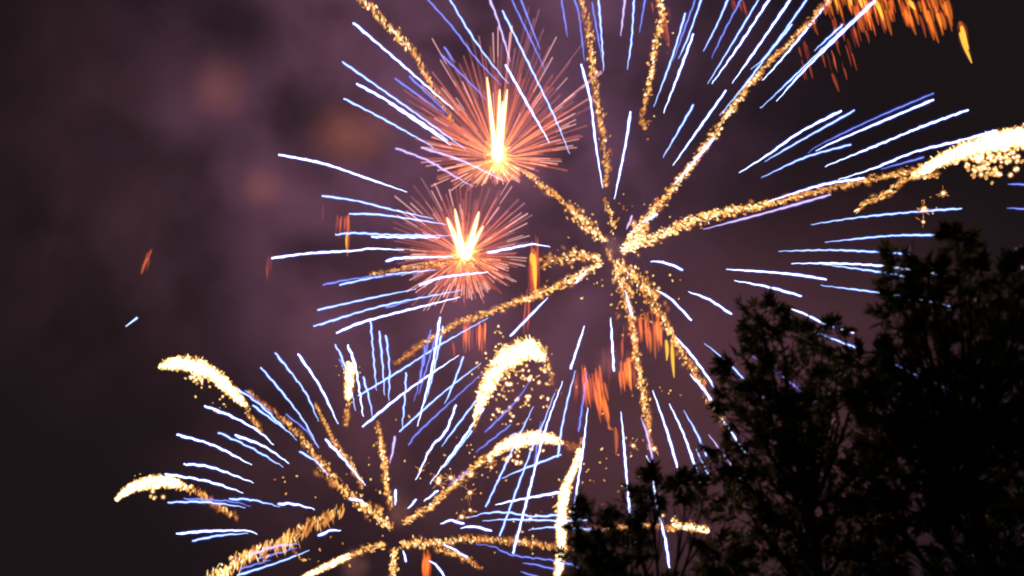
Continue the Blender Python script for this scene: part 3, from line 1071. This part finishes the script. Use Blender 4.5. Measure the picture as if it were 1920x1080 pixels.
st = Burst('stray_star', 'lone violet star streak drifting at far left', 247, 604, 262, 60, None, 'firework')
mb = MB(st.o)
s_pts = [(257, 596), (249, 602), (236, 612)]
w_pts = [P(a, b, 262) for a, b in s_pts]
mb.tube(w_pts, [2.0 * st.k, 1.5 * st.k, 0.8 * st.k], M['star_blue'], 6)
mb.tube(w_pts, [5.0 * st.k, 3.6 * st.k, 2.0 * st.k], M['halo_deep'], 7)
mb.build('light_streak', st.root)

# ------------------------------------------------------------------ trees
bark, bb = principled('bark', (0.06, 0.045, 0.035), 0.9)
nt = bark.node_tree
bn = nt.nodes.new('ShaderNodeTexNoise'); bn.inputs['Scale'].default_value = 14; bn.inputs['Detail'].default_value = 6
br = nt.nodes.new('ShaderNodeValToRGB')
br.color_ramp.elements[0].color = (0.03, 0.022, 0.017, 1); br.color_ramp.elements[1].color = (0.10, 0.08, 0.06, 1)
nt.links.new(bn.outputs['Fac'], br.inputs[0]); nt.links.new(br.outputs[0], bb.inputs['Base Color'])


def leaf_mat(name, c0, c1):
    m = bpy.data.materials.new(name)
    m.use_nodes = True
    n, l = m.node_tree.nodes, m.node_tree.links
    b = n['Principled BSDF']
    b.inputs['Roughness'].default_value = 0.5
    o = [k for k in n if k.type == 'OUTPUT_MATERIAL'][0]
    tc = n.new('ShaderNodeTexCoord')
    nz = n.new('ShaderNodeTexNoise'); nz.inputs['Scale'].default_value = 3.0; nz.inputs['Detail'].default_value = 3
    r = n.new('ShaderNodeValToRGB')
    r.color_ramp.elements[0].position = 0.3; r.color_ramp.elements[0].color = (*c0, 1)
    r.color_ramp.elements[1].position = 0.7; r.color_ramp.elements[1].color = (*c1, 1)
    t = n.new('ShaderNodeBsdfTranslucent')
    mx = n.new('ShaderNodeMixShader'); mx.inputs[0].default_value = 0.5
    l.new(tc.outputs['Object'], nz.inputs['Vector']); l.new(nz.outputs['Fac'], r.inputs[0])
    l.new(r.outputs[0], b.inputs['Base Color']); l.new(r.outputs[0], t.inputs['Color'])
    l.new(b.outputs[0], mx.inputs[1]); l.new(t.outputs[0], mx.inputs[2])
    l.new(mx.outputs[0], o.inputs['Surface'])
    return m


leafA = leaf_mat('leaf', (0.045, 0.065, 0.015), (0.11, 0.12, 0.03))


def leaflet(mb, base, v, side, L, w, mat):
    """a folded pointed leaflet"""
    nrm = v.cross(side).normalized()
    tip = base + v * L - nrm * (L * 0.12)
    m1 = base + v * (L * 0.45)
    a = m1 + side * w + nrm * (w * 0.35)
    b = m1 - side * w + nrm * (w * 0.35)
    mb.poly([base, a, tip], mat)
    mb.poly([base, tip, b], mat)


def spray(mb, tip, v, size):
    """seven leaflets fanning from a twig's end"""
    v = v.normalized()
    ref = Vector((random.gauss(0, 1), random.gauss(0, 1), random.gauss(0, 1) + 0.6))
    side = v.cross(ref)
    side = side.normalized() if side.length > 1e-3 else v.orthogonal().normalized()
    n = random.randint(5, 7)
    for i in range(n):
        f = i / (n - 1) * 2 - 1
        a = f * random.uniform(1.1, 1.5)
        d = v * math.cos(a) + side * math.sin(a) + Vector((0, 0, -0.15))
        d.normalize()
        s = (side * math.cos(a) - v * math.sin(a)).normalized()
        L = size * random.uniform(0.7, 1.15) * (1 - 0.25 * abs(f))
        b = tip - v * (size * 0.35 * abs(f))
        leaflet(mb, b, d, s, L, L * random.uniform(0.15, 0.21), leafA)


def tree(label, bx, depth, lobes, seed, trunk_r, per=1.1):
    random.seed(seed)
    k = mpp(depth)
    base_dir = P(bx, 540, depth)
    base = Vector((base_dir.x, base_dir.y + 0.0, 0.0))
    root = thing('tree', base, label, 'tree', 'dark trees at lower right')
    wood = MB(base)
    leaves = MB(base)
    top_z = max(P(l[0], l[1], depth).z for l in lobes)
    # trunk
    tp = []
    tr = []
    H = top_z * 0.72
    n = 12
    for i in range(n + 1):
        t = i / n
        tp.append(base + Vector((0.25 * math.sin(t * 2.4 + seed), 0.2 * math.sin(t * 3.1), H * t)))
        tr.append(trunk_r * (1 - 0.75 * t) * (1.35 if i == 0 else 1))
    wood.tube(tp, tr, bark, 10)
    for (lx, ly, rx, ry) in lobes:
        c = P(lx, ly, depth + random.uniform(-1.3, 1.3))
        # limb from the trunk to the lobe
        hz = max(1.6, min(H, c.z - 0.55 * math.hypot(c.x - base.x, c.y - base.y) - 0.2))
        j = min(n - 1, int(hz / H * n))
        s = tp[j]
        mid = s.lerp(c, 0.5) + Vector((0, 0, -0.25 + random.uniform(-.2, .2)))
        ends = c + Vector((0, 0, ry * k * 0.35))
        pts = []
        for i in range(9):
            t = i / 8
            pts.append(s * (1 - t) ** 2 + mid * 2 * t * (1 - t) + ends * t * t)
        r0 = min(tr[j] * 0.6, 0.10)
        wood.tube(pts, [r0 * (1 - 0.85 * i / 8) + 0.008 for i in range(9)], bark, 6)
        # twigs and sprays through the lobe's volume
        vol = rx * ry
        cnt = int(per * vol / 55)
        ax, ay = rx * k, ry * k
        az = (ax + ay) / 2 * 1.1
        for q in range(cnt):
            while True:
                u = Vector((random.uniform(-1, 1), random.uniform(-1, 1), random.uniform(-1, 1)))
                if 0.05 < u.length < 1: break
            u = u * (u.length ** -0.35)
            if u.length > 1.12: u = u * (1.12 / u.length)
            tip = c + RIGHT * (u.x * ax) + UP * (u.z * ay) + FWD * (u.y * az)
            v = (tip - c).normalized() + Vector((0, 0, 0.35)) + Vector((random.gauss(0, .35), random.gauss(0, .35), random.gauss(0, .35)))
            spray(leaves, tip, v, random.uniform(0.16, 0.25))
            if u.length > 0.55 and random.random() < 0.5:
                o = pts[random.randint(4, 8)]
                m2 = o.lerp(tip, 0.55) + Vector((random.gauss(0, .06), random.gauss(0, .06), random.gauss(0, .06)))
                wood.tube([o, m2, tip], [0.014, 0.009, 0.004], bark, 4)
        # leading shoots that poke out of the outline
        for q in range(max(3, int((rx + ry) / 16))):
            a = random.uniform(-0.3, math.pi + 0.3)
            e = c + RIGHT * (math.cos(a) * ax * 1.15) + UP * (math.sin(a) * ay * 1.2) + FWD * random.uniform(-.5, .5) * az
            o = c.lerp(e, 0.5)
            wood.tube([o, e], [0.010, 0.004], bark, 4)
            d = (e - o)
            for t in (0.35, 0.6, 0.82, 1.0):
                spray(leaves, o + d * t, d + Vector((random.gauss(0, .4) * d.length, 0, random.gauss(0, .4) * d.length)), random.uniform(0.15, 0.23))
    wood.build('trunk', root)
    leaves.build('crown', root, smooth=False)
    return root


tree('lowest small tree with loose leafy shoots, left in front of the bright spark pillar', 1190, 21,
     [(1105, 985, 32, 42), (1150, 1035, 55, 38), (1095, 1050, 35, 40), (1222, 925, 36, 44), (1180, 960, 35, 30), (1290, 915, 34, 26), (1318, 945, 34, 20), (1195, 1010, 30, 26), (1345, 1050, 45, 42), (1130, 1100, 70, 40), (1230, 1130, 80, 50), (1320, 1130, 70, 50), (1180, 1210, 90, 60), (1290, 1230, 80, 60)],
     31, 0.13, 1.05)
tree('middle tree with dense black crown crossed by blue streaks', 1480, 23,
     [(1425, 605, 45, 40), (1465, 640, 60, 45), (1545, 635, 45, 30), (1400, 690, 45, 40), (1470, 710, 65, 45), (1385, 770, 45, 45), (1445, 790, 55, 50), (1570, 720, 50, 40), (1620, 700, 55, 45), (1365, 870, 45, 50), (1425, 880, 55, 55), (1575, 800, 60, 55),
      (1560, 890, 65, 60), (1400, 970, 55, 50), (1450, 1030, 55, 50), (1600, 990, 70, 65), (1550, 1060, 70, 45), (1360, 1060, 50, 45), (1630, 900, 50, 60), (1500, 785, 45, 45), (1510, 850, 40, 40), (1475, 950, 45, 40), (1510, 1000, 50, 45), (1455, 850, 50, 50), (1660, 820, 50, 50), (1640, 1040, 60, 50), (1500, 1130, 110, 60), (1640, 1130, 90, 60), (1400, 1150, 80, 60), (1500, 1240, 130, 70)],
     32, 0.2, 0.85)
tree('tallest tree with open top shoots at the right edge', 1800, 20,
     [(1750, 640, 40, 34), (1790, 700, 46, 40), (1700, 715, 50, 40), (1740, 830, 60, 50), (1695, 510, 34, 48), (1795, 455, 30, 34), (1740, 520, 34, 34), (1690, 590, 44, 50), (1760, 580, 36, 36), (1820, 520, 34, 34), (1880, 540, 40, 40), (1915, 500, 26, 24), (1680, 670, 44, 34), (1850, 620, 55, 45), (1910, 640, 55, 60), (1820, 690, 36, 40), (1880, 720, 60, 50), (1670, 760, 70, 50), (1760, 780, 60, 40), (1830, 800, 70, 55), (1910, 810, 55, 60),
      (1700, 860, 75, 60), (1790, 880, 75, 60), (1880, 900, 75, 70), (1650, 960, 45, 50), (1720, 950, 60, 45), (1810, 970, 70, 50), (1900, 990, 70, 60), (1660, 1050, 45, 45), (1790, 1055, 45, 45), (1870, 1070, 75, 45), (1990, 640, 70, 90), (1990, 800, 80, 90), (1990, 960, 80, 90), (2050, 880, 80, 120), (1780, 1140, 120, 60), (1930, 1140, 100, 60), (1850, 1240, 150, 70)],
     33, 0.22)
